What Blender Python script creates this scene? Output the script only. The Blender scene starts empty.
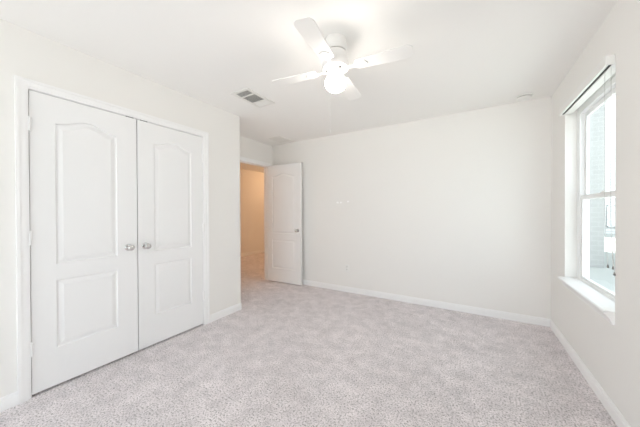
import bpy, bmesh, math, random
from mathutils import Matrix, Vector

random.seed(7)
SC = bpy.context.scene
COL = SC.collection
PI = math.pi

# ------------------------------------------------------------------ camera
CAM_H = 1.2291
cam_d = bpy.data.cameras.new('camera')
cam_d.sensor_fit = 'HORIZONTAL'
cam_d.sensor_width = 36.0
cam_d.lens = 254.24 / 640 * 36.0
cam_d.clip_start = 0.02
cam = bpy.data.objects.new('camera', cam_d)
COL.objects.link(cam)
cr = Vector((0.85924744, 0.51154163, -0.00435755))
cu = Vector((0.00076449, 0.00723410, 0.99997354))
cf = Vector((-0.51155962, 0.85922804, -0.00582481))
M = Matrix(((cr.x, cu.x, -cf.x), (cr.y, cu.y, -cf.y), (cr.z, cu.z, -cf.z)))
cam.matrix_world = Matrix.Translation((0, 0, CAM_H)) @ M.to_4x4()
SC.camera = cam

# ------------------------------------------------------------------ light and exposure
SC.view_settings.view_transform = 'Standard'
SC.view_settings.look = 'None'
SC.view_settings.gamma = 1.0
SC.view_settings.use_curve_mapping = False
SC.view_settings.exposure = 0.37
SC.cycles.max_bounces = 24
SC.cycles.diffuse_bounces = 16
SC.cycles.glossy_bounces = 6
SC.cycles.transparent_max_bounces = 16
SC.cycles.use_denoising = True
SC.cycles.sample_clamp_indirect = 10.0

SKY = 2.15            # overcast daylight
SUN = 12.5            # sun on the neighbouring facades, coming over our roof
LAMP = 24.0          # glass globe of the ceiling fan (emission strength)
HALL = 12.0          # warm lamp in the hall (W)

world = bpy.data.worlds.new('world')
SC.world = world
world.use_nodes = True
wn = world.node_tree.nodes
bg = wn['Background']
bg.inputs['Color'].default_value = (0.84, 0.93, 1.0, 1)
bg.inputs['Strength'].default_value = SKY

sun_d = bpy.data.lights.new('sun', 'SUN')
sun_d.energy = SUN
sun_d.angle = math.radians(2)
sun_d.color = (1.0, 0.98, 0.95)
sun = bpy.data.objects.new('sun', sun_d)
sun.rotation_euler = Vector((0.28, -0.40, -0.87)).to_track_quat('-Z', 'Y').to_euler()
sun.location = (-4, -3, 8)
COL.objects.link(sun)

# ------------------------------------------------------------------ materials
def mat(name, color, rough=0.5, metal=0.0, spec=0.5, bump=None, emit=None):
    m = bpy.data.materials.new(name)
    m.use_nodes = True
    nt = m.node_tree
    b = nt.nodes['Principled BSDF']
    b.inputs['Base Color'].default_value = (*color, 1)
    b.inputs['Roughness'].default_value = rough
    b.inputs['Metallic'].default_value = metal
    b.inputs['Specular IOR Level'].default_value = spec
    if bump:
        scale, strength, dist = bump
        tc = nt.nodes.new('ShaderNodeTexCoord')
        n = nt.nodes.new('ShaderNodeTexNoise')
        n.inputs['Scale'].default_value = scale
        n.inputs['Detail'].default_value = 3
        bp = nt.nodes.new('ShaderNodeBump')
        bp.inputs['Strength'].default_value = strength
        bp.inputs['Distance'].default_value = dist
        nt.links.new(tc.outputs['Object'], n.inputs['Vector'])
        nt.links.new(n.outputs['Fac'], bp.inputs['Height'])
        nt.links.new(bp.outputs['Normal'], b.inputs['Normal'])
    if emit:
        b.inputs['Emission Color'].default_value = (*emit[0], 1)
        b.inputs['Emission Strength'].default_value = emit[1]
    return m

M_wall = mat('wall_paint', (0.848, 0.838, 0.816), 0.7, spec=0.3, bump=(160, 0.12, 0.002))
M_ceil = mat('ceiling_paint', (0.90, 0.893, 0.876), 0.85, spec=0.2, bump=(120, 0.15, 0.002))
M_trim = mat('trim_paint', (0.9, 0.9, 0.9), 0.35, spec=0.5)
M_door = mat('door_paint', (0.86, 0.863, 0.865), 0.4, spec=0.45)
M_nickel = mat('satin_nickel', (0.62, 0.61, 0.60), 0.22, metal=1.0)
M_fan = mat('fan_white', (0.86, 0.855, 0.84), 0.35)
M_vinyl = mat('window_vinyl', (0.88, 0.89, 0.89), 0.35)
M_plastic = mat('white_plastic', (0.84, 0.84, 0.82), 0.4)
M_dark = mat('dark_gap', (0.07, 0.07, 0.07), 0.8)
M_duct = mat('duct_metal', (0.33, 0.33, 0.32), 0.6)
M_vent = mat('vent_enamel', (0.82, 0.815, 0.79), 0.4)
M_slot_shade_screw = mat('slot_shade_and_screw', (0.04, 0.04, 0.038), 0.7)  # near black: painted shade in the blind slot, shared by the fan screws
M_cord = mat('blind_cord', (0.6, 0.6, 0.58), 0.7)
M_tassel = mat('cord_tassel', (0.22, 0.21, 0.20), 0.5)
M_patch = mat('fresh_paint', (0.985, 0.985, 0.98), 0.5)
M_globe = mat('lit_glass', (1, 1, 1), 0.2, emit=((1.0, 0.93, 0.85), LAMP))

def carpet_material():
    m = bpy.data.materials.new('carpet_pile')
    m.use_nodes = True
    nt = m.node_tree
    L = nt.links.new
    b = nt.nodes['Principled BSDF']
    b.inputs['Roughness'].default_value = 0.95
    b.inputs['Specular IOR Level'].default_value = 0.1
    tc = nt.nodes.new('ShaderNodeTexCoord')
    def noise(scale, detail, rough=0.6):
        n = nt.nodes.new('ShaderNodeTexNoise')
        n.inputs['Scale'].default_value = scale
        n.inputs['Detail'].default_value = detail
        n.inputs['Roughness'].default_value = rough
        L(tc.outputs['Object'], n.inputs['Vector'])
        return n
    fine = noise(95, 4, 0.75)
    mid = noise(9, 4)
    big = noise(1.6, 3)
    r = nt.nodes.new('ShaderNodeValToRGB')
    e = r.color_ramp.elements
    e[0].position = 0.37; e[0].color = (0.25, 0.225, 0.225, 1)
    e[1].position = 0.60; e[1].color = (0.92, 0.87, 0.89, 1)
    k = r.color_ramp.elements.new(0.46); k.color = (0.71, 0.665, 0.675, 1)
    L(fine.outputs['Fac'], r.inputs['Fac'])
    def mul(col, fac_node, lo, hi):
        mr = nt.nodes.new('ShaderNodeMapRange')
        mr.inputs['From Min'].default_value = 0.3
        mr.inputs['From Max'].default_value = 0.7
        mr.inputs['To Min'].default_value = lo
        mr.inputs['To Max'].default_value = hi
        L(fac_node.outputs['Fac'], mr.inputs['Value'])
        mx = nt.nodes.new('ShaderNodeMix')
        mx.data_type = 'RGBA'; mx.blend_type = 'MULTIPLY'
        mx.inputs['Factor'].default_value = 1.0
        L(col, mx.inputs['A'])
        L(mr.outputs['Result'], mx.inputs['B'])
        return mx.outputs['Result']
    c = mul(r.outputs['Color'], mid, 0.86, 1.12)
    c = mul(c, big, 0.93, 1.07)
    L(c, b.inputs['Base Color'])
    bp = nt.nodes.new('ShaderNodeBump')
    bp.inputs['Strength'].default_value = 0.7
    bp.inputs['Distance'].default_value = 0.012
    L(fine.outputs['Fac'], bp.inputs['Height'])
    L(bp.outputs['Normal'], b.inputs['Normal'])
    return m
M_carpet = carpet_material()

def glass_material():
    m = bpy.data.materials.new('window_glass')
    m.use_nodes = True
    nt = m.node_tree
    nt.nodes.clear()
    out = nt.nodes.new('ShaderNodeOutputMaterial')
    tr = nt.nodes.new('ShaderNodeBsdfTransparent')
    tr.inputs['Color'].default_value = (0.93, 0.95, 0.945, 1)
    gl = nt.nodes.new('ShaderNodeBsdfGlossy')
    gl.inputs['Roughness'].default_value = 0.02
    fr = nt.nodes.new('ShaderNodeFresnel')
    fr.inputs['IOR'].default_value = 1.22
    geo = nt.nodes.new('ShaderNodeNewGeometry')
    inv = nt.nodes.new('ShaderNodeMath'); inv.operation = 'SUBTRACT'
    inv.inputs[0].default_value = 1.0
    mul = nt.nodes.new('ShaderNodeMath'); mul.operation = 'MULTIPLY'
    nt.links.new(geo.outputs['Backfacing'], inv.inputs[1])
    nt.links.new(fr.outputs[0], mul.inputs[0])
    nt.links.new(inv.outputs[0], mul.inputs[1])
    mx = nt.nodes.new('ShaderNodeMixShader')
    nt.links.new(mul.outputs[0], mx.inputs[0])
    nt.links.new(tr.outputs[0], mx.inputs[1])
    nt.links.new(gl.outputs[0], mx.inputs[2])
    nt.links.new(mx.outputs[0], out.inputs[0])
    return m
M_glass = glass_material()

def brick_material(name, c1, c2, mortar, scale, bw=0.5, rh=0.25):
    m = bpy.data.materials.new(name)
    m.use_nodes = True
    nt = m.node_tree
    b = nt.nodes['Principled BSDF']
    b.inputs['Roughness'].default_value = 0.9
    tc = nt.nodes.new('ShaderNodeTexCoord')
    sep = nt.nodes.new('ShaderNodeSeparateXYZ')
    add = nt.nodes.new('ShaderNodeMath'); add.operation = 'ADD'
    com = nt.nodes.new('ShaderNodeCombineXYZ')
    br = nt.nodes.new('ShaderNodeTexBrick')
    br.inputs['Color1'].default_value = (*c1, 1)
    br.inputs['Color2'].default_value = (*c2, 1)
    br.inputs['Mortar'].default_value = (*mortar, 1)
    br.inputs['Scale'].default_value = scale
    br.inputs['Brick Width'].default_value = bw
    br.inputs['Row Height'].default_value = rh
    L = nt.links.new
    L(tc.outputs['Object'], sep.inputs[0])
    L(sep.outputs['X'], add.inputs[0]); L(sep.outputs['Y'], add.inputs[1])
    L(add.outputs[0], com.inputs['X']); L(sep.outputs['Z'], com.inputs['Y'])
    L(com.outputs[0], br.inputs['Vector'])
    L(br.outputs['Color'], b.inputs['Base Color'])
    return m
M_brick = brick_material('pale_brick', (0.41, 0.41, 0.40), (0.385, 0.385, 0.38), (0.445, 0.445, 0.44), 1.9)
M_siding = brick_material('white_siding', (0.8, 0.8, 0.79), (0.76, 0.76, 0.75), (0.55, 0.55, 0.55), 1.0, 6.0, 0.2)
M_roof = mat('roof_shingle', (0.25, 0.24, 0.23), 0.9)
M_ground = mat('yard_ground', (0.40, 0.41, 0.39), 0.95, bump=(20, 0.4, 0.05))
M_bounce_slab = mat('bounce_slab_pale', (0.72, 0.71, 0.69), 0.9, bump=(15, 0.3, 0.01))
M_pane = mat('pale_window_pane', (0.72, 0.73, 0.73), 0.6)

# ------------------------------------------------------------------ mesh helpers
def box(bm, x0, x1, y0, y1, z0, z1):
    v = [bm.verts.new(p) for p in ((x0, y0, z0), (x1, y0, z0), (x1, y1, z0), (x0, y1, z0),
                                   (x0, y0, z1), (x1, y0, z1), (x1, y1, z1), (x0, y1, z1))]
    for f in ((3, 2, 1, 0), (4, 5, 6, 7), (0, 1, 5, 4), (1, 2, 6, 5), (2, 3, 7, 6), (3, 0, 4, 7)):
        bm.faces.new([v[i] for i in f])
    return v

def prism(bm, pts, axis, a, b):
    """extrude a 2D outline along axis between a and b; pts are the other two coordinates in order"""
    def P(u, v, w):
        return {'x': (w, u, v), 'y': (u, w, v), 'z': (u, v, w)}[axis]
    A = [bm.verts.new(P(u, v, a)) for u, v in pts]
    B = [bm.verts.new(P(u, v, b)) for u, v in pts]
    n = len(pts)
    bm.faces.new(A); bm.faces.new(B[::-1])
    for i in range(n):
        j = (i + 1) % n
        bm.faces.new((A[j], A[i], B[i], B[j]))

def lathe(bm, prof, n=32, mtx=None):
    """revolve (r, z) points about Z"""
    rings = []
    for r, z in prof:
        if r < 1e-6:
            rings.append([bm.verts.new((0, 0, z))])
        else:
            rings.append([bm.verts.new((r * math.cos(2 * PI * i / n), r * math.sin(2 * PI * i / n), z)) for i in range(n)])
    for a, b in zip(rings, rings[1:]):
        for i in range(n):
            j = (i + 1) % n
            if len(a) == 1 and len(b) == 1:
                continue
            if len(a) == 1:
                bm.faces.new((a[0], b[i], b[j]))
            elif len(b) == 1:
                bm.faces.new((a[i], a[j], b[0]))
            else:
                bm.faces.new((a[i], a[j], b[j], b[i]))
    for ring, flip in ((rings[0], True), (rings[-1], False)):
        if len(ring) > 1:
            bm.faces.new(ring[::-1] if flip else ring)
    if mtx is not None:
        vs = [v for r in rings for v in r]
        bmesh.ops.transform(bm, matrix=mtx, verts=vs)

def tube(bm, pts, r, n=8):
    pts = [Vector(p) for p in pts]
    rings = []
    for i, p in enumerate(pts):
        d = (pts[min(i + 1, len(pts) - 1)] - pts[max(i - 1, 0)]).normalized()
        a = d.cross(Vector((0, 0, 1)))
        if a.length < 1e-3:
            a = d.cross(Vector((1, 0, 0)))
        a.normalize(); b = d.cross(a)
        rings.append([bm.verts.new(p + r * (math.cos(2 * PI * k / n) * a + math.sin(2 * PI * k / n) * b)) for k in range(n)])
    for A, B in zip(rings, rings[1:]):
        for i in range(n):
            j = (i + 1) % n
            bm.faces.new((A[i], A[j], B[j], B[i]))
    bm.faces.new(rings[0][::-1]); bm.faces.new(rings[-1])

def obj(name, bm, m, parent=None, smooth=None, bevel=None, loc=None, rot=None):
    bmesh.ops.recalc_face_normals(bm, faces=bm.faces[:])
    me = bpy.data.meshes.new(name)
    bm.to_mesh(me); bm.free()
    me.materials.append(m)
    o = bpy.data.objects.new(name, me)
    COL.objects.link(o)
    if parent is not None:
        o.parent = parent
    if loc is not None:
        o.location = loc
    if rot is not None:
        o.rotation_euler = rot
    if smooth is not None:
        for p in me.polygons:
            p.use_smooth = True
        me.set_sharp_from_angle(angle=math.radians(smooth))
    if bevel:
        md = o.modifiers.new('bevel', 'BEVEL')
        md.width = bevel; md.segments = 2; md.limit_method = 'ANGLE'
        md.angle_limit = math.radians(40)
    return o

def NB():
    return bmesh.new()

def tag(o, label=None, cat=None, group=None, kind=None):
    if label: o['label'] = label
    if cat: o['category'] = cat
    if group: o['group'] = group
    if kind: o['kind'] = kind
    return o

def empty(name, loc, label=None, cat=None, group=None, kind=None, rz=0):
    o = bpy.data.objects.new(name, None)
    o.empty_display_size = 0.1
    o.location = loc
    o.rotation_euler = (0, 0, rz)
    COL.objects.link(o)
    return tag(o, label, cat, group, kind)

def structure(name, bm, m, label, cat, **kw):
    return tag(obj(name, bm, m, **kw), label, cat, kind='structure')

# ------------------------------------------------------------------ room measures
XL, XR, YB, XE, YC = -2.516, 0.727, 3.563, -3.132, 2.262
ZC = 2.44
YR = -1.45                      # rear wall, behind the camera
CY0, CY1, CZ = 0.463, 1.734, 2.052      # closet opening
EY0, EY1, EZ = 2.750, 3.470, 2.047      # doorway to the hall
WY0, WY1, WZ0, WZ1 = 2.172, 3.112, 0.615, 2.135   # window opening
WT = 0.16                       # outer wall thickness
HX, HY0, HY1 = -5.50, 1.6, 7.4  # hall

# floor: one carpet through bedroom and hall
bm = NB()
box(bm, XE - 0.12, XR + WT, YR - 0.1, YB + 0.1, -0.08, 0)
box(bm, HX - 0.1, XE - 0.12, HY0 - 0.1, HY1 + 0.1, -0.08, 0)
structure('floor', bm, M_carpet, 'speckled greige cut pile carpet covering the whole bedroom floor', 'carpet')

bm = NB()
box(bm, XE - 0.12, XR + WT, YR - 0.1, YB + 0.1, ZC, ZC + 0.12)
box(bm, HX - 0.1, XE - 0.12, HY0 - 0.1, HY1 + 0.1, ZC, ZC + 0.12)
structure('ceiling', bm, M_ceil, 'plain flat white painted ceiling', 'ceiling')

# left wall with the closet opening; the outer corner is rounded
bm = NB()
T = 0.115
box(bm, XL - T, XL, YR, CY0 - 0.019, 0, ZC)
box(bm, XL - T, XL, CY0 - 0.019, CY1 + 0.019, CZ + 0.019, ZC)
rb = 0.02
pts = [(XL, CY1 + 0.019)]
for i in range(9):
    a = i / 8 * PI / 2
    pts.append((XL - rb + rb * math.cos(a), YC - rb + rb * math.sin(a)))
pts += [(XE, YC), (XE, YC - T), (XL - T, YC - T), (XL - T, CY1 + 0.019)]
prism(bm, pts, 'z', 0, ZC)
structure('wall_left', bm, M_wall, 'white painted wall around the closet doors, ending in a rounded corner', 'wall', smooth=30)

# wall behind the closet and around the doorway
bm = NB()
box(bm, XE - T, XE, YR, EY0 - 0.019, 0, ZC)
box(bm, XE - T, XE, EY0 - 0.019, EY1 + 0.019, EZ + 0.019, ZC)
box(bm, XE - T, XE, EY1 + 0.019, YB + 0.1, 0, ZC)
structure('wall_doorway', bm, M_wall, 'white painted wall above and around the open doorway', 'wall')

bm = NB()
box(bm, XE, XR, YB, YB + 0.1, 0, ZC)
wb = structure('wall_back', bm, M_wall, 'long plain white painted far wall', 'wall')

# right wall with the window recess
bm = NB()
box(bm, XR, XR + WT, YR, WY0, 0, ZC)
box(bm, XR, XR + WT, WY1, YB + 0.1, 0, ZC)
box(bm, XR, XR + WT, WY0, WY1, 0, WZ0)
box(bm, XR, XR + WT, WY0, WY1, WZ1, ZC)
structure('wall_right', bm, M_wall, 'white painted wall around the window', 'wall')

# rear wall, behind the camera, with a wide opening added to let in fill daylight
RX0, RX1, RZ0, RZ1 = -2.35, -0.05, 0.02, 2.1
bm = NB()
box(bm, XE, RX0, YR - 0.1, YR, 0, ZC)
box(bm, RX1, XR + WT, YR - 0.1, YR, 0, ZC)
box(bm, RX0, RX1, YR - 0.1, YR, 0, RZ0)
box(bm, RX0, RX1, YR - 0.1, YR, RZ1, ZC)
structure('wall_rear', bm, M_wall, 'white painted wall facing the long plain far wall', 'wall')

# hall beyond the doorway
bm = NB()
box(bm, HX - 0.1, HX, HY0, HY1, 0, ZC)
box(bm, HX, XE - T, HY0 - 0.1, HY0, 0, ZC)
box(bm, HX, XE - T, HY1, HY1 + 0.1, 0, ZC)
box(bm, XE - T, XE - T + 0.1, YB + 0.1, HY1, 0, ZC)
structure('wall_hall', bm, M_wall, 'hall wall in warm lamplight seen through the open doorway', 'wall')

# ------------------------------------------------------------------ baseboards
BH, BT = 0.083, 0.013
BPROF = [(0, 0), (BT, 0), (BT, BH - 0.022), (BT - 0.004, BH - 0.018), (BT - 0.004, BH - 0.008), (BT - 0.009, BH), (0, BH)]

def bb_y(bm, x, sx, y0, y1):        # run along Y on a wall at x, sticking out in direction sx
    prism(bm, [(x + sx * u, v) for u, v in BPROF], 'y', y0, y1)

def bb_x(bm, y, sy, x0, x1):
    prism(bm, [(y + sy * u, v) for u, v in BPROF], 'x', x0, x1)

CW = 0.057                       # casing width
bm = NB()
bb_y(bm, XL, 1, YR, CY0 - 0.003 - CW)
structure('baseboard_left', bm, M_trim, 'white baseboard left of the closet doors', 'baseboard')
bm = NB()
# right of the closet: runs to the rounded corner, turns it on a short chamfer and goes back to the doorway wall
bb_y(bm, XL, 1, CY1 + 0.003 + CW, YC - 0.02)
for (u0, h0) in ((BT, 0),):
    A = (XL, YC - 0.02); B = (XL - 0.02, YC)
    ca = [(XL + BT, YC - 0.02), (XL - 0.02, YC + BT)]
    prism(bm, [(XL - 0.004, YC - 0.02), ca[0], (XL + BT * 0.75, YC - 0.006), (XL - 0.006, YC + BT * 0.75), ca[1], (XL - 0.02, YC - 0.004)], 'z', 0, BH - 0.02)
    k = BT - 0.005
    prism(bm, [(XL - 0.004, YC - 0.02), (XL + k, YC - 0.02), (XL + k * 0.7, YC - 0.007), (XL - 0.007, YC + k * 0.7), (XL - 0.02, YC + k), (XL - 0.02, YC - 0.004)], 'z', BH - 0.02, BH - 0.003)
bb_x(bm, YC, 1, XE, XL - 0.02)
structure('baseboard_closet', bm, M_trim, 'white baseboard wrapping the rounded corner right of the closet doors', 'baseboard')
bm = NB()
bb_x(bm, YB, -1, XE, XR)
structure('baseboard_back', bm, M_trim, 'long white baseboard along the far wall', 'baseboard')
bm = NB()
bb_y(bm, XR, -1, YR, YB - BT)
structure('baseboard_right', bm, M_trim, 'white baseboard under the window', 'baseboard')
bm = NB()
bb_y(bm, HX, 1, HY0, HY1)
structure('baseboard_hall', bm, M_trim, 'white baseboard along the hall wall beyond the doorway', 'baseboard')

# ------------------------------------------------------------------ casings and jambs
CSTEP = [(0.0, 0.012, 0.009), (0.012, 0.040, 0.013), (0.040, CW, 0.018)]

def casing(bm, x, sx, y0, y1, z1, left=True, right=True):
    """door casing on a wall facing sx around an opening y0..y1 up to z1, stepped profile"""
    for a, b, t in CSTEP:
        xa, xb = sorted((x, x + sx * t))
        if left: box(bm, xa, xb, y0 - b, y0 - a, 0, z1 + b)
        if right: box(bm, xa, xb, y1 + a, y1 + b, 0, z1 + b)
        box(bm, xa, xb, y0 - a, y1 + a, z1 + a, z1 + b)

def jamb(bm, x0, x1, y0, y1, z1, t=0.019):
    box(bm, x0, x1, y0 - t, y0, 0, z1 + t)
    box(bm, x0, x1, y1, y1 + t, 0, z1 + t)
    box(bm, x0, x1, y0, y1, z1, z1 + t)

t1 = empty('trim_1', (XL, (CY0 + CY1) / 2, 0), 'white door casing framing the double closet doors', 'door casing', kind='structure')
def child(name, bm, m, parent, **kw):
    """a part given in world coordinates"""
    o = obj(name, bm, m, parent, **kw)
    # a parent that is itself such a part already stands at the world origin
    mw = Matrix() if parent.parent is not None else Matrix.LocRotScale(parent.location, parent.rotation_euler, None)
    o.matrix_parent_inverse = mw.inverted()
    return o
bm = NB(); casing(bm, XL, 1, CY0 - 0.003, CY1 + 0.003, CZ + 0.003)
child('casing', bm, M_trim, t1)
bm = NB(); jamb(bm, XL - T, XL, CY0, CY1, CZ)
child('jamb', bm, M_trim, t1)
bm = NB()
for y in (1.045, 1.155):
    box(bm, XL - 0.034, XL + 0.0004, y - 0.028, y + 0.028, CZ - 0.0035, CZ)
child('ball_catch_plate', bm, M_dark, t1)

t2 = empty('trim_2', (XE, (EY0 + EY1) / 2, 0), 'white door casing framing the open doorway to the hall', 'door casing', kind='structure')
bm = NB(); casing(bm, XE, 1, EY0 - 0.003, EY1 + 0.003, EZ + 0.003)
casing(bm, XE - T, -1, EY0 - 0.003, EY1 + 0.003, EZ + 0.003)
child('casing', bm, M_trim, t2)
bm = NB(); jamb(bm, XE - T, XE, EY0, EY1, EZ)
box(bm, XE - 0.085, XE - 0.05, EY1 - 0.011, EY1, 0, EZ)
box(bm, XE - 0.085, XE - 0.05, EY0, EY0 + 0.011, 0, EZ)
box(bm, XE - 0.085, XE - 0.05, EY0, EY1, EZ - 0.011, EZ)
child('jamb', bm, M_trim, t2)

# ------------------------------------------------------------------ doors
def panel_loop(x0, x1, z0, z1, rise, inset, n=24):
    a, b, c = x0 + inset, x1 - inset, z0 + inset
    pts = [(a, c), (b, c)]
    if rise <= 0:
        return pts + [(b, z1 - inset), (a, z1 - inset)]
    for i in range(n + 1):
        s = i / n
        pts.append((b + (a - b) * s, z1 - inset + rise * (0.5 - 0.5 * math.cos(2 * PI * s))))
    return pts

LEVELS = [(0.0, 0.0), (0.005, 0.0075), (0.013, 0.009), (0.040, 0.0015)]

def door_mesh(W, H, t, panels):
    """slab with moulded panels on both faces; x along the width, z up, front towards -Y at y=0"""
    bm = NB()
    for side in (0, 1):
        def P(x, z, d):
            return (x, d if side == 0 else t - d, z)
        def face(pts, d=0.0):
            bm.faces.new([bm.verts.new(P(x, z, d)) for x, z in pts])
        x0 = panels[0][0]; x1 = panels[0][1]
        face([(0, 0), (x0, 0), (x0, H), (0, H)])
        face([(x1, 0), (W, 0), (W, H), (x1, H)])
        zp = 0
        arch = [(x0, 0), (x1, 0)]
        for (a, b, z0, z1, rise) in panels:
            lower = [p for p in arch]
            # the rail below this panel: its lower edge follows the top of the panel underneath
            face([(x0, z0)] + (lower if zp == 0 else lower) + [(x1, z0)] if zp == 0 else [(x0, z0)] + lower + [(x1, z0)])
            top = panel_loop(a, b, z0, z1, rise, 0)[2:]
            arch = top[::-1]
            zp = 1
            loops = []
            for inset, d in LEVELS:
                loops.append([bm.verts.new(P(x, z, d)) for x, z in panel_loop(a, b, z0, z1, rise, inset)])
            for A, B in zip(loops, loops[1:]):
                n = len(A)
                for i in range(n):
                    j = (i + 1) % n
                    bm.faces.new((A[i], A[j], B[j], B[i]))
            bm.faces.new(loops[-1])
        face([(x0, H)] + arch + [(x1, H)])
    for (xa, za, xb, zb) in ((0, 0, W, 0), (W, 0, W, H), (W, H, 0, H), (0, H, 0, 0)):
        bm.faces.new([bm.verts.new(p) for p in ((xa, 0, za), (xb, 0, zb), (xb, t, zb), (xa, t, za))])
    bmesh.ops.remove_doubles(bm, verts=bm.verts[:], dist=1e-5)
    return bm

def knob_bm():
    """door knob on its rosette, axis -Y, starting on the door face"""
    bm = NB()
    lathe(bm, [(0.0, 0.0), (0.029, 0.0), (0.029, 0.004), (0.025, 0.009), (0.014, 0.011), (0.0115, 0.016), (0.0115, 0.028),
               (0.016, 0.033), (0.0225, 0.041), (0.0245, 0.050), (0.0235, 0.058), (0.017, 0.065), (0.008, 0.068), (0.0, 0.0685)],
          32, Matrix.Rotation(PI / 2, 4, 'X'))
    return bm

def hinge_bm(h=0.089):
    bm = NB()
    lathe(bm, [(0, -h / 2 - 0.004), (0.004, -h / 2 - 0.003), (0.0075, -h / 2), (0.0075, h / 2), (0.004, h / 2 + 0.003), (0, h / 2 + 0.004)], 14)
    box(bm, 0.0, 0.012, 0.004, 0.0075, -h / 2, h / 2)
    box(bm, -0.012, 0.0, 0.004, 0.0075, -h / 2, h / 2)
    return bm

def make_door(name, loc, rz, W, H, t, panels, knob_x, knob_z, hinge_x, label, both=False, hinge_zs=(0.306, 1.048, 1.806)):
    d = obj(name, door_mesh(W, H, t, panels), M_door, loc=loc, rot=(0, 0, rz))
    tag(d, label, 'door', kind='structure')
    tag(obj('knob', knob_bm(), M_nickel, d, smooth=35, loc=(knob_x, 0, knob_z)), 'satin nickel knob')
    if both:
        tag(obj('knob', knob_bm(), M_nickel, d, smooth=35, loc=(knob_x, t, knob_z), rot=(0, 0, PI)), 'satin nickel knob on the far face')
    for z in hinge_zs:
        obj('hinge', hinge_bm(), M_trim, d, smooth=40, loc=(hinge_x, -0.008 if not both else t + 0.006, z))
    return d

DW, DH = 0.6285, 2.032
CP = [(0.121, DW - 0.144, 0.264, 0.741, 0), (0.121, DW - 0.144, 0.856, 1.845, 0.053)]
CP2 = [(0.134, DW - 0.131, 0.264, 0.741, 0), (0.134, DW - 0.131, 0.856, 1.845, 0.053)]
make_door('door_1', (XL - 0.004, 0.4665, 0.016), PI / 2, DW, DH, 0.035, CP, DW - 0.066, 0.918, -0.002,
          'left closet door, white with arched upper panel, hinges beside the left casing')
make_door('door_2', (XL - 0.004, 1.1025, 0.016), PI / 2, DW, DH, 0.035, CP2, 0.056, 0.916, DW + 0.002,
          'right closet door, white with arched upper panel, nearest the rounded wall corner')
EW = 0.700
EP = [(0.095, EW - 0.125, 0.235, 0.735, 0), (0.095, EW - 0.125, 0.845, 1.84, 0.05)]
make_door('door_3', (XE + 0.009, EY1 - 0.041, 0.014), math.radians(2.0), EW, 2.036, 0.035, EP, EW - 0.066, 0.905, -0.006,
          'open white bedroom door standing against the far wall by the lit hall', both=True)

# ------------------------------------------------------------------ window
FX0, FX1 = XR + 0.085, XR + 0.150       # vinyl frame depth range
win = empty('window_1', ((FX0 + FX1) / 2, (WY0 + WY1) / 2, WZ0), 'white single hung vinyl window set back in the right wall', 'window', kind='structure')
FW = 0.040
def rect_frame(bm, x0, x1, y0, y1, z0, z1, w, wb=None, wt=None):
    wb = w if wb is None else wb
    wt = w if wt is None else wt
    box(bm, x0, x1, y0, y0 + w, z0, z1)
    box(bm, x0, x1, y1 - w, y1, z0, z1)
    box(bm, x0, x1, y0 + w, y1 - w, z0, z0 + wb)
    box(bm, x0, x1, y0 + w, y1 - w, z1 - wt, z1)
SILLZ = 0.632
bm = NB()
rect_frame(bm, FX0, FX1, WY0, WY1, SILLZ, WZ1, FW, 0.012, 0.06)
rect_frame(bm, FX0 - 0.006, FX0, WY0, WY1, SILLZ, WZ1, 0.016, 0.006)
child('window_frame', bm, M_vinyl, win, bevel=0.002)
MZ = 1.345
ZB, ZT = SILLZ + 0.010, WZ1 - 0.06
Y0, Y1 = WY0 + FW, WY1 - FW
bm = NB(); rect_frame(bm, FX0 + 0.008, FX0 + 0.030, Y0, Y1, ZB, MZ + 0.018, 0.040, 0.022, 0.036)
ls = child('lower_sash', bm, M_vinyl, win, bevel=0.002)
bm = NB(); rect_frame(bm, FX0 + 0.034, FX0 + 0.056, Y0, Y1, MZ - 0.018, ZT, 0.034, 0.034, 0.036)
us = child('upper_sash', bm, M_vinyl, win, bevel=0.002)
bm = NB(); box(bm, FX0 + 0.018, FX0 + 0.021, Y0 + 0.038, Y1 - 0.038, ZB + 0.020, MZ - 0.016)
child('glass_pane', bm, M_glass, ls)
bm = NB(); box(bm, FX0 + 0.044, FX0 + 0.047, Y0 + 0.032, Y1 - 0.032, MZ + 0.014, ZT - 0.034)
child('glass_pane', bm, M_glass, us)
bm = NB()
box(bm, FX0 + 0.006, FX0 + 0.03, 2.60, 2.66, MZ + 0.018, MZ + 0.026)
box(bm, FX0 + 0.010, FX0 + 0.022, 2.585, 2.635, MZ + 0.026, MZ + 0.032)
child('sash_lock', bm, M_vinyl, win)

# stool and apron
st = empty('trim_3', (XR, (WY0 + WY1) / 2, WZ0), 'white window sill board with sloped apron below the window', 'window sill', kind='structure')
bm = NB()
NX = XR - 0.050
prism(bm, [(FX0, WZ0 - 0.003), (XR, WZ0 - 0.003), (NX + 0.006, WZ0 - 0.003), (NX, WZ0 + 0.003), (NX, SILLZ - 0.006), (NX + 0.005, SILLZ - 0.001), (NX + 0.010, SILLZ), (FX0, SILLZ)], 'y', WY0 + 0.001, WY1 - 0.001)
child('sill_board', bm, M_trim, st, smooth=30)
bm = NB()
zt = WZ0 - 0.003
prism(bm, [(XR, zt), (XR - 0.038, zt), (XR - 0.036, zt - 0.010), (XR - 0.022, zt - 0.028), (XR - 0.014, zt - 0.050), (XR - 0.012, zt - 0.058), (XR, zt - 0.058)], 'y', WY0 + 0.001, WY1 - 0.001)
child('apron', bm, M_trim, st)

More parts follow.
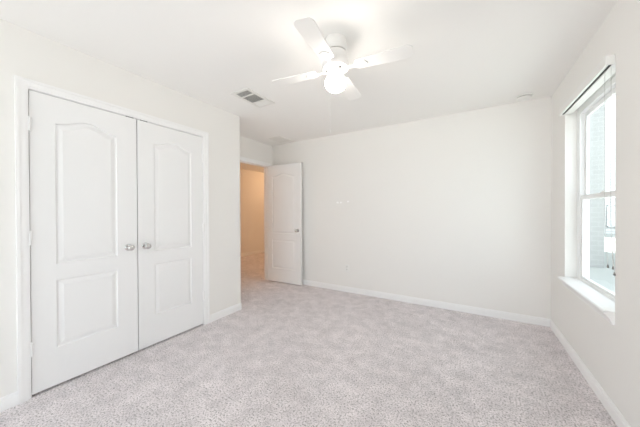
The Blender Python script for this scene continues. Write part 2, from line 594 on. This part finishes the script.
# ------------------------------------------------------------------ window blind
bl = empty('window_blind', (XR, (WY0 + WY1) / 2, 2.09), 'raised white window blind with slim valance and hanging cords above the window', 'window blind')
BZ = 2.095
bm = NB()
box(bm, XR - 0.042, XR - 0.024, WY0 + 0.001, WY1 - 0.001, BZ, BZ + 0.055)
box(bm, XR - 0.026, XR - 0.001, WY0 + 0.001, WY0 + 0.013, BZ, BZ + 0.055)
box(bm, XR - 0.026, XR - 0.001, WY1 - 0.013, WY1 - 0.001, BZ, BZ + 0.055)
child('valance', bm, M_plastic, bl, bevel=0.002)
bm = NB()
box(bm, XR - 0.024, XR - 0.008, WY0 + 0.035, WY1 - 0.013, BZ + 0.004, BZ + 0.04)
child('slot_shade', bm, M_slot_shade_screw, bl)  # solid dark filler, the shade of the gap behind the valance as colour
bm = NB()
box(bm, XR - 0.008, XR + 0.048, WY0 + 0.013, WY1 - 0.013, BZ - 0.002, WZ1 - 0.002)
child('head_rail', bm, M_plastic, bl, bevel=0.002)
def cord(y0, y1, z1, x0, x1):
    bm = NB()
    pts = []
    for i in range(25):
        s = i / 24
        k = max(0.0, (s - 0.72) / 0.28)
        pts.append((x0 + (x1 - x0) * k * k, y0 + (y1 - y0) * k ** 1.6, BZ + (z1 - BZ) * s))
    tube(bm, pts, 0.0011, 6)
    c = child('cord', bm, M_cord, bl, smooth=60)
    bm = NB()
    lathe(bm, [(0, -0.022), (0.0045, -0.021), (0.0055, -0.015), (0.003, -0.003), (0.0014, 0)], 12, Matrix.Translation(pts[-1]))
    child('tassel', bm, M_tassel, c, smooth=40)
cord(2.262, 2.21, 0.905, XR - 0.016, XR - 0.018)
cord(2.185, 2.160, 0.905, XR - 0.014, XR - 0.012)
cord(2.189, 2.150, 0.872, XR - 0.013, XR - 0.010)

# ------------------------------------------------------------------ ceiling fan
FXC, FYC = -0.822, 1.603
fan = empty('ceiling_fan', (FXC, FYC, ZC), 'white four blade hugger ceiling fan with a lit round glass globe', 'ceiling fan')
bm = NB()
lathe(bm, [(0, 0), (0.070, 0), (0.074, -0.006), (0.078, -0.035), (0.078, -0.080), (0.074, -0.086), (0, -0.086)], 48)
obj('canopy', bm, M_fan, fan, smooth=35)
bm = NB()
lathe(bm, [(0, -0.086), (0.052, -0.086), (0.052, -0.096), (0.074, -0.096), (0.080, -0.102), (0.082, -0.120), (0.082, -0.150), (0.090, -0.162), (0.094, -0.172), (0.094, -0.196), (0.088, -0.206), (0.070, -0.211), (0, -0.211)], 48)
obj('motor_housing', bm, M_fan, fan, smooth=35)
bm = NB()
lathe(bm, [(0, -0.211), (0.060, -0.211), (0.062, -0.214), (0.058, -0.228), (0.050, -0.232), (0.052, -0.238), (0.056, -0.242), (0.056, -0.252), (0.050, -0.255), (0, -0.255)], 40)
sw = obj('switch_housing', bm, M_fan, fan, smooth=35)
for a in (207, 328, 88):
    bm = NB()
    mtx = Matrix.Rotation(math.radians(a), 4, 'Z') @ Matrix.Translation((0.058, 0, -0.220)) @ Matrix.Rotation(PI / 2, 4, 'Y')
    lathe(bm, [(0, 0), (0.007, 0), (0.007, 0.006), (0.005, 0.009), (0, 0.009)], 12, mtx)
    obj('screw', bm, M_slot_shade_screw, sw)
# globe: neck, then a squat round glass
bm = NB()
prof = [(0, -0.250), (0.046, -0.250), (0.048, -0.258)]
for i in range(1, 19):
    a = PI * 0.80 * (1 - i / 18)
    prof.append((0.075 * math.sin(a) if i < 18 else 0.0, -0.304 - 0.060 * math.cos(a)))
lathe(bm, [(r, z) for r, z in prof], 40)
tag(obj('glass_globe', bm, M_globe, fan, smooth=60), 'lit white glass globe')

BR0, BR1 = 0.155, 0.515
for k in range(4):
    ang = math.radians(7 + 90 * k)
    bm = NB()
    outline = [(BR0, -0.047)]
    outline += [(BR1 - 0.045, -0.062)]
    for i in range(1, 7):
        a = -PI / 2 + PI / 2 * i / 6
        outline.append((BR1 - 0.040 + 0.040 * math.cos(a), -0.022 + 0.040 * math.sin(a)))
    for i in range(0, 6):
        a = PI / 2 * i / 6
        outline.append((BR1 - 0.040 + 0.040 * math.cos(a), 0.022 + 0.040 * math.sin(a)))
    outline += [(BR1 - 0.045, 0.062), (BR0, 0.047), (BR0 - 0.012, 0.030), (BR0 - 0.012, -0.030)]
    prism(bm, outline, 'z', -0.003, 0.003)
    R = Matrix.Rotation(ang, 4, 'Z') @ Matrix.Translation((0, 0, -0.206)) @ Matrix.Rotation(math.radians(-5.5), 4, 'X')
    bmesh.ops.transform(bm, matrix=R, verts=bm.verts[:])
    b = obj('blade', bm, M_fan, fan, bevel=0.0015)
    bm = NB()
    prism(bm, [(0.075, -0.014), (0.130, -0.010), (0.160, -0.034), (0.205, -0.038), (0.220, -0.012), (0.232, 0), (0.220, 0.012), (0.205, 0.038), (0.160, 0.034), (0.130, 0.010), (0.075, 0.014)], 'z', -0.0085, -0.0035)
    bmesh.ops.transform(bm, matrix=R, verts=bm.verts[:])
    obj('blade_bracket', bm, M_fan, b, bevel=0.001)
bm = NB()
tube(bm, [(0.006, -0.050, -0.235), (0.006, -0.085, -0.245), (0.005, -0.092, -0.262), (0.005, -0.093, -0.66)], 0.0011, 6)
lathe(bm, [(0, -0.020), (0.0025, -0.019), (0.003, -0.010), (0.002, -0.002), (0, 0)], 10, Matrix.Translation((0.005, -0.093, -0.66)))
obj('pull_chain', bm, M_plastic, fan, smooth=50)

# ------------------------------------------------------------------ ceiling registers
def register(name, x0, x1, y0, y1, sections, label, group=None, border=0.022, inner=M_duct):
    """white stamped register; sections = list of (ya, yb, tilt in degrees)"""
    r = empty(name, ((x0 + x1) / 2, (y0 + y1) / 2, ZC), label, 'air vent', group)
    bm = NB()
    d = 0.008
    xs0, xs1 = x0 + border, x1 - border
    box(bm, x0, xs0, y0, y1, ZC - d, ZC)
    box(bm, xs1, x1, y0, y1, ZC - d, ZC)
    ys = [y0]
    for ya, yb, _ in sections:
        ys += [ya, yb]
    ys.append(y1)
    for a, b in zip(ys[::2], ys[1::2]):
        box(bm, xs0, xs1, a, b, ZC - d, ZC)
    f = child('frame', bm, M_vent, r, bevel=0.002)
    for ya, yb, tilt in sections:
        bm = NB(); box(bm, xs0, xs1, ya, yb, ZC - 0.0015, ZC)
        child('duct_opening', bm, inner, r)
        n = max(2, round((yb - ya) / 0.016))
        for i in range(n):
            bm = NB()
            box(bm, xs0, xs1, -0.0055, 0.0055, -0.0005, 0.0005)
            bmesh.ops.transform(bm, matrix=Matrix.Translation((0, ya + (i + 0.5) * (yb - ya) / n, ZC - 0.005)) @ Matrix.Rotation(math.radians(tilt), 4, 'X'), verts=bm.verts[:])
            child('louver', bm, M_vent, r)
    return r
register('ceiling_vent', -2.105, -1.865, 1.765, 2.175, [(1.797, 1.880, 25), (1.895, 2.042, 25), (2.056, 2.140, -38)],
         'white ceiling register with two dark louvre banks, above the closet wall corner', border=0.034)
register('ceiling_vent', -2.85, -2.61, 3.16, 3.46, [(3.19, 3.30, -14), (3.32, 3.43, -14)],
         'small white ceiling register in the corner above the open door', border=0.03, inner=M_vent)

# ------------------------------------------------------------------ smoke detector
sd = empty('smoke_detector', (0.475, 3.40, ZC), 'round white smoke detector on the ceiling in the corner near the window', 'smoke detector')
bm = NB(); lathe(bm, [(0, 0), (0.074, 0), (0.074, -0.010), (0.068, -0.014), (0, -0.014)], 40)
obj('base_ring', bm, M_plastic, sd, smooth=35)
bm = NB(); lathe(bm, [(0, -0.014), (0.060, -0.014), (0.060, -0.020), (0, -0.020)], 40)
obj('sensor_slot', bm, M_duct, sd, smooth=35)
bm = NB(); lathe(bm, [(0, -0.020), (0.064, -0.020), (0.064, -0.028), (0.056, -0.038), (0.030, -0.043), (0, -0.043)], 40)
obj('cover', bm, M_plastic, sd, smooth=35)
bm = NB(); lathe(bm, [(0, -0.041), (0.010, -0.041), (0.010, -0.046), (0, -0.046)], 20, Matrix.Translation((0.018, -0.01, 0)))
obj('test_button', bm, M_plastic, sd, smooth=35)

# ------------------------------------------------------------------ outlet and paint patches on the far wall
ox, oz = -1.643, 0.367
ot = empty('wall_outlet', (ox, YB, oz), 'white duplex power outlet low on the far wall', 'power outlet')
bm = NB(); box(bm, ox - 0.036, ox + 0.036, YB - 0.006, YB, oz - 0.058, oz + 0.058)
child('cover_plate', bm, M_plastic, ot, bevel=0.003)
for dz in (-0.0205, 0.0205):
    bm = NB()
    pts = [(0.0165 * math.cos(2 * PI * i / 24), max(-0.0135, min(0.0135, 0.0165 * math.sin(2 * PI * i / 24)))) for i in range(24)]
    prism(bm, [(ox + u, oz + dz + v) for u, v in pts], 'y', YB - 0.0085, YB - 0.0055)
    rc = child('receptacle', bm, M_vent, ot)
    bm = NB()
    for u in (-0.0063, 0.0063):
        box(bm, ox + u - 0.0012, ox + u + 0.0012, YB - 0.0089, YB - 0.0084, oz + dz - 0.002, oz + dz + 0.007)
    lathe(bm, [(0, 0), (0.0024, 0), (0.0024, 0.0005), (0, 0.0005)], 12, Matrix.Translation((ox, YB - 0.0084, oz + dz - 0.007)) @ Matrix.Rotation(PI / 2, 4, 'X'))
    child('slot', bm, M_dark, rc)
for px, pz, a, b in ((-1.800, 1.375, 0.022, 0.016), (-1.742, 1.374, 0.018, 0.014), (-1.622, 1.388, 0.020, 0.013)):
    bm = NB()
    pts = []
    for i in range(14):
        t = 2 * PI * i / 14
        k = 1 + random.uniform(-0.18, 0.18)
        pts.append((px + a * k * math.cos(t), pz + b * k * math.sin(t)))
    prism(bm, pts, 'y', YB - 0.0008, YB)
    child('paint_patch', bm, M_patch, wb)

# ------------------------------------------------------------------ warm lamp in the hall, out of sight beside the doorway
for hx, hy, e in ((-4.55, 6.0, HALL), (-4.6, 2.3, HALL * 0.5)):
    hl = bpy.data.lights.new('hall_lamp', 'POINT')
    hl.energy = e
    hl.color = (1.0, 0.60, 0.32)
    hl.shadow_soft_size = 0.12
    hlo = bpy.data.objects.new('hall_lamp', hl)
    hlo.location = (hx, hy, 2.3)
    COL.objects.link(hlo)

# ------------------------------------------------------------------ outside the window
GZ = -0.35
bm = NB(); box(bm, -40, 40, -40, 60, GZ - 0.2, GZ)
structure('ground_outside', bm, M_ground, 'pale bright ground outside the window', 'ground')

bm = NB(); box(bm, -6, XR + WT, -10, YR - 0.1, GZ, GZ + 0.06)  # unseen bright slab, added to bounce daylight up through the rear opening
structure('bounce_slab', bm, M_bounce_slab, 'unseen pale slab added outside the rear wall to bounce daylight', 'bounce_slab')

nh = empty('brick_wing', (2.05, 13, GZ), 'pale brick house wing seen through the left part of the window glass', 'house')
bm = NB(); box(bm, 0.95, 3.14, 10.0, 16, GZ, 5.2)
child('brick_wall', bm, M_brick, nh)
bm = NB(); prism(bm, [(0.5, 5.2), (3.5, 5.2), (2.0, 6.8)], 'y', 9.7, 16.3)
child('roof', bm, M_roof, nh)

fh = empty('white_house', (10, 30, GZ), 'bright white sided house with gridded windows, past the brick wing', 'house')
bm = NB(); box(bm, 4.5, 18, 25.3, 34, GZ, 14)
child('siding_wall', bm, M_siding, fh)
bm = NB(); prism(bm, [(25.0, 14), (34.3, 14), (29.6, 17)], 'x', 4.2, 18.3)
child('roof', bm, M_roof, fh)
for wx in (8.05, 10.5):
    for wz in (0.1,):
        bm = NB(); rect = (wx, wx + 1.0, wz, wz + 1.5)
        box(bm, wx, wx + 1.0, 25.24, 25.3, wz, wz + 1.5)
        w = child('window_pane', bm, M_pane, fh)
        bm = NB()
        for i in range(4):
            box(bm, wx + i * 0.313, wx + i * 0.313 + 0.06, 25.2, 25.3, wz, wz + 1.5)
        for i in range(4):
            box(bm, wx, wx + 1.0, 25.2, 25.3, wz + i * 0.48, wz + i * 0.48 + 0.06)
        child('window_grid', bm, M_vinyl, w)
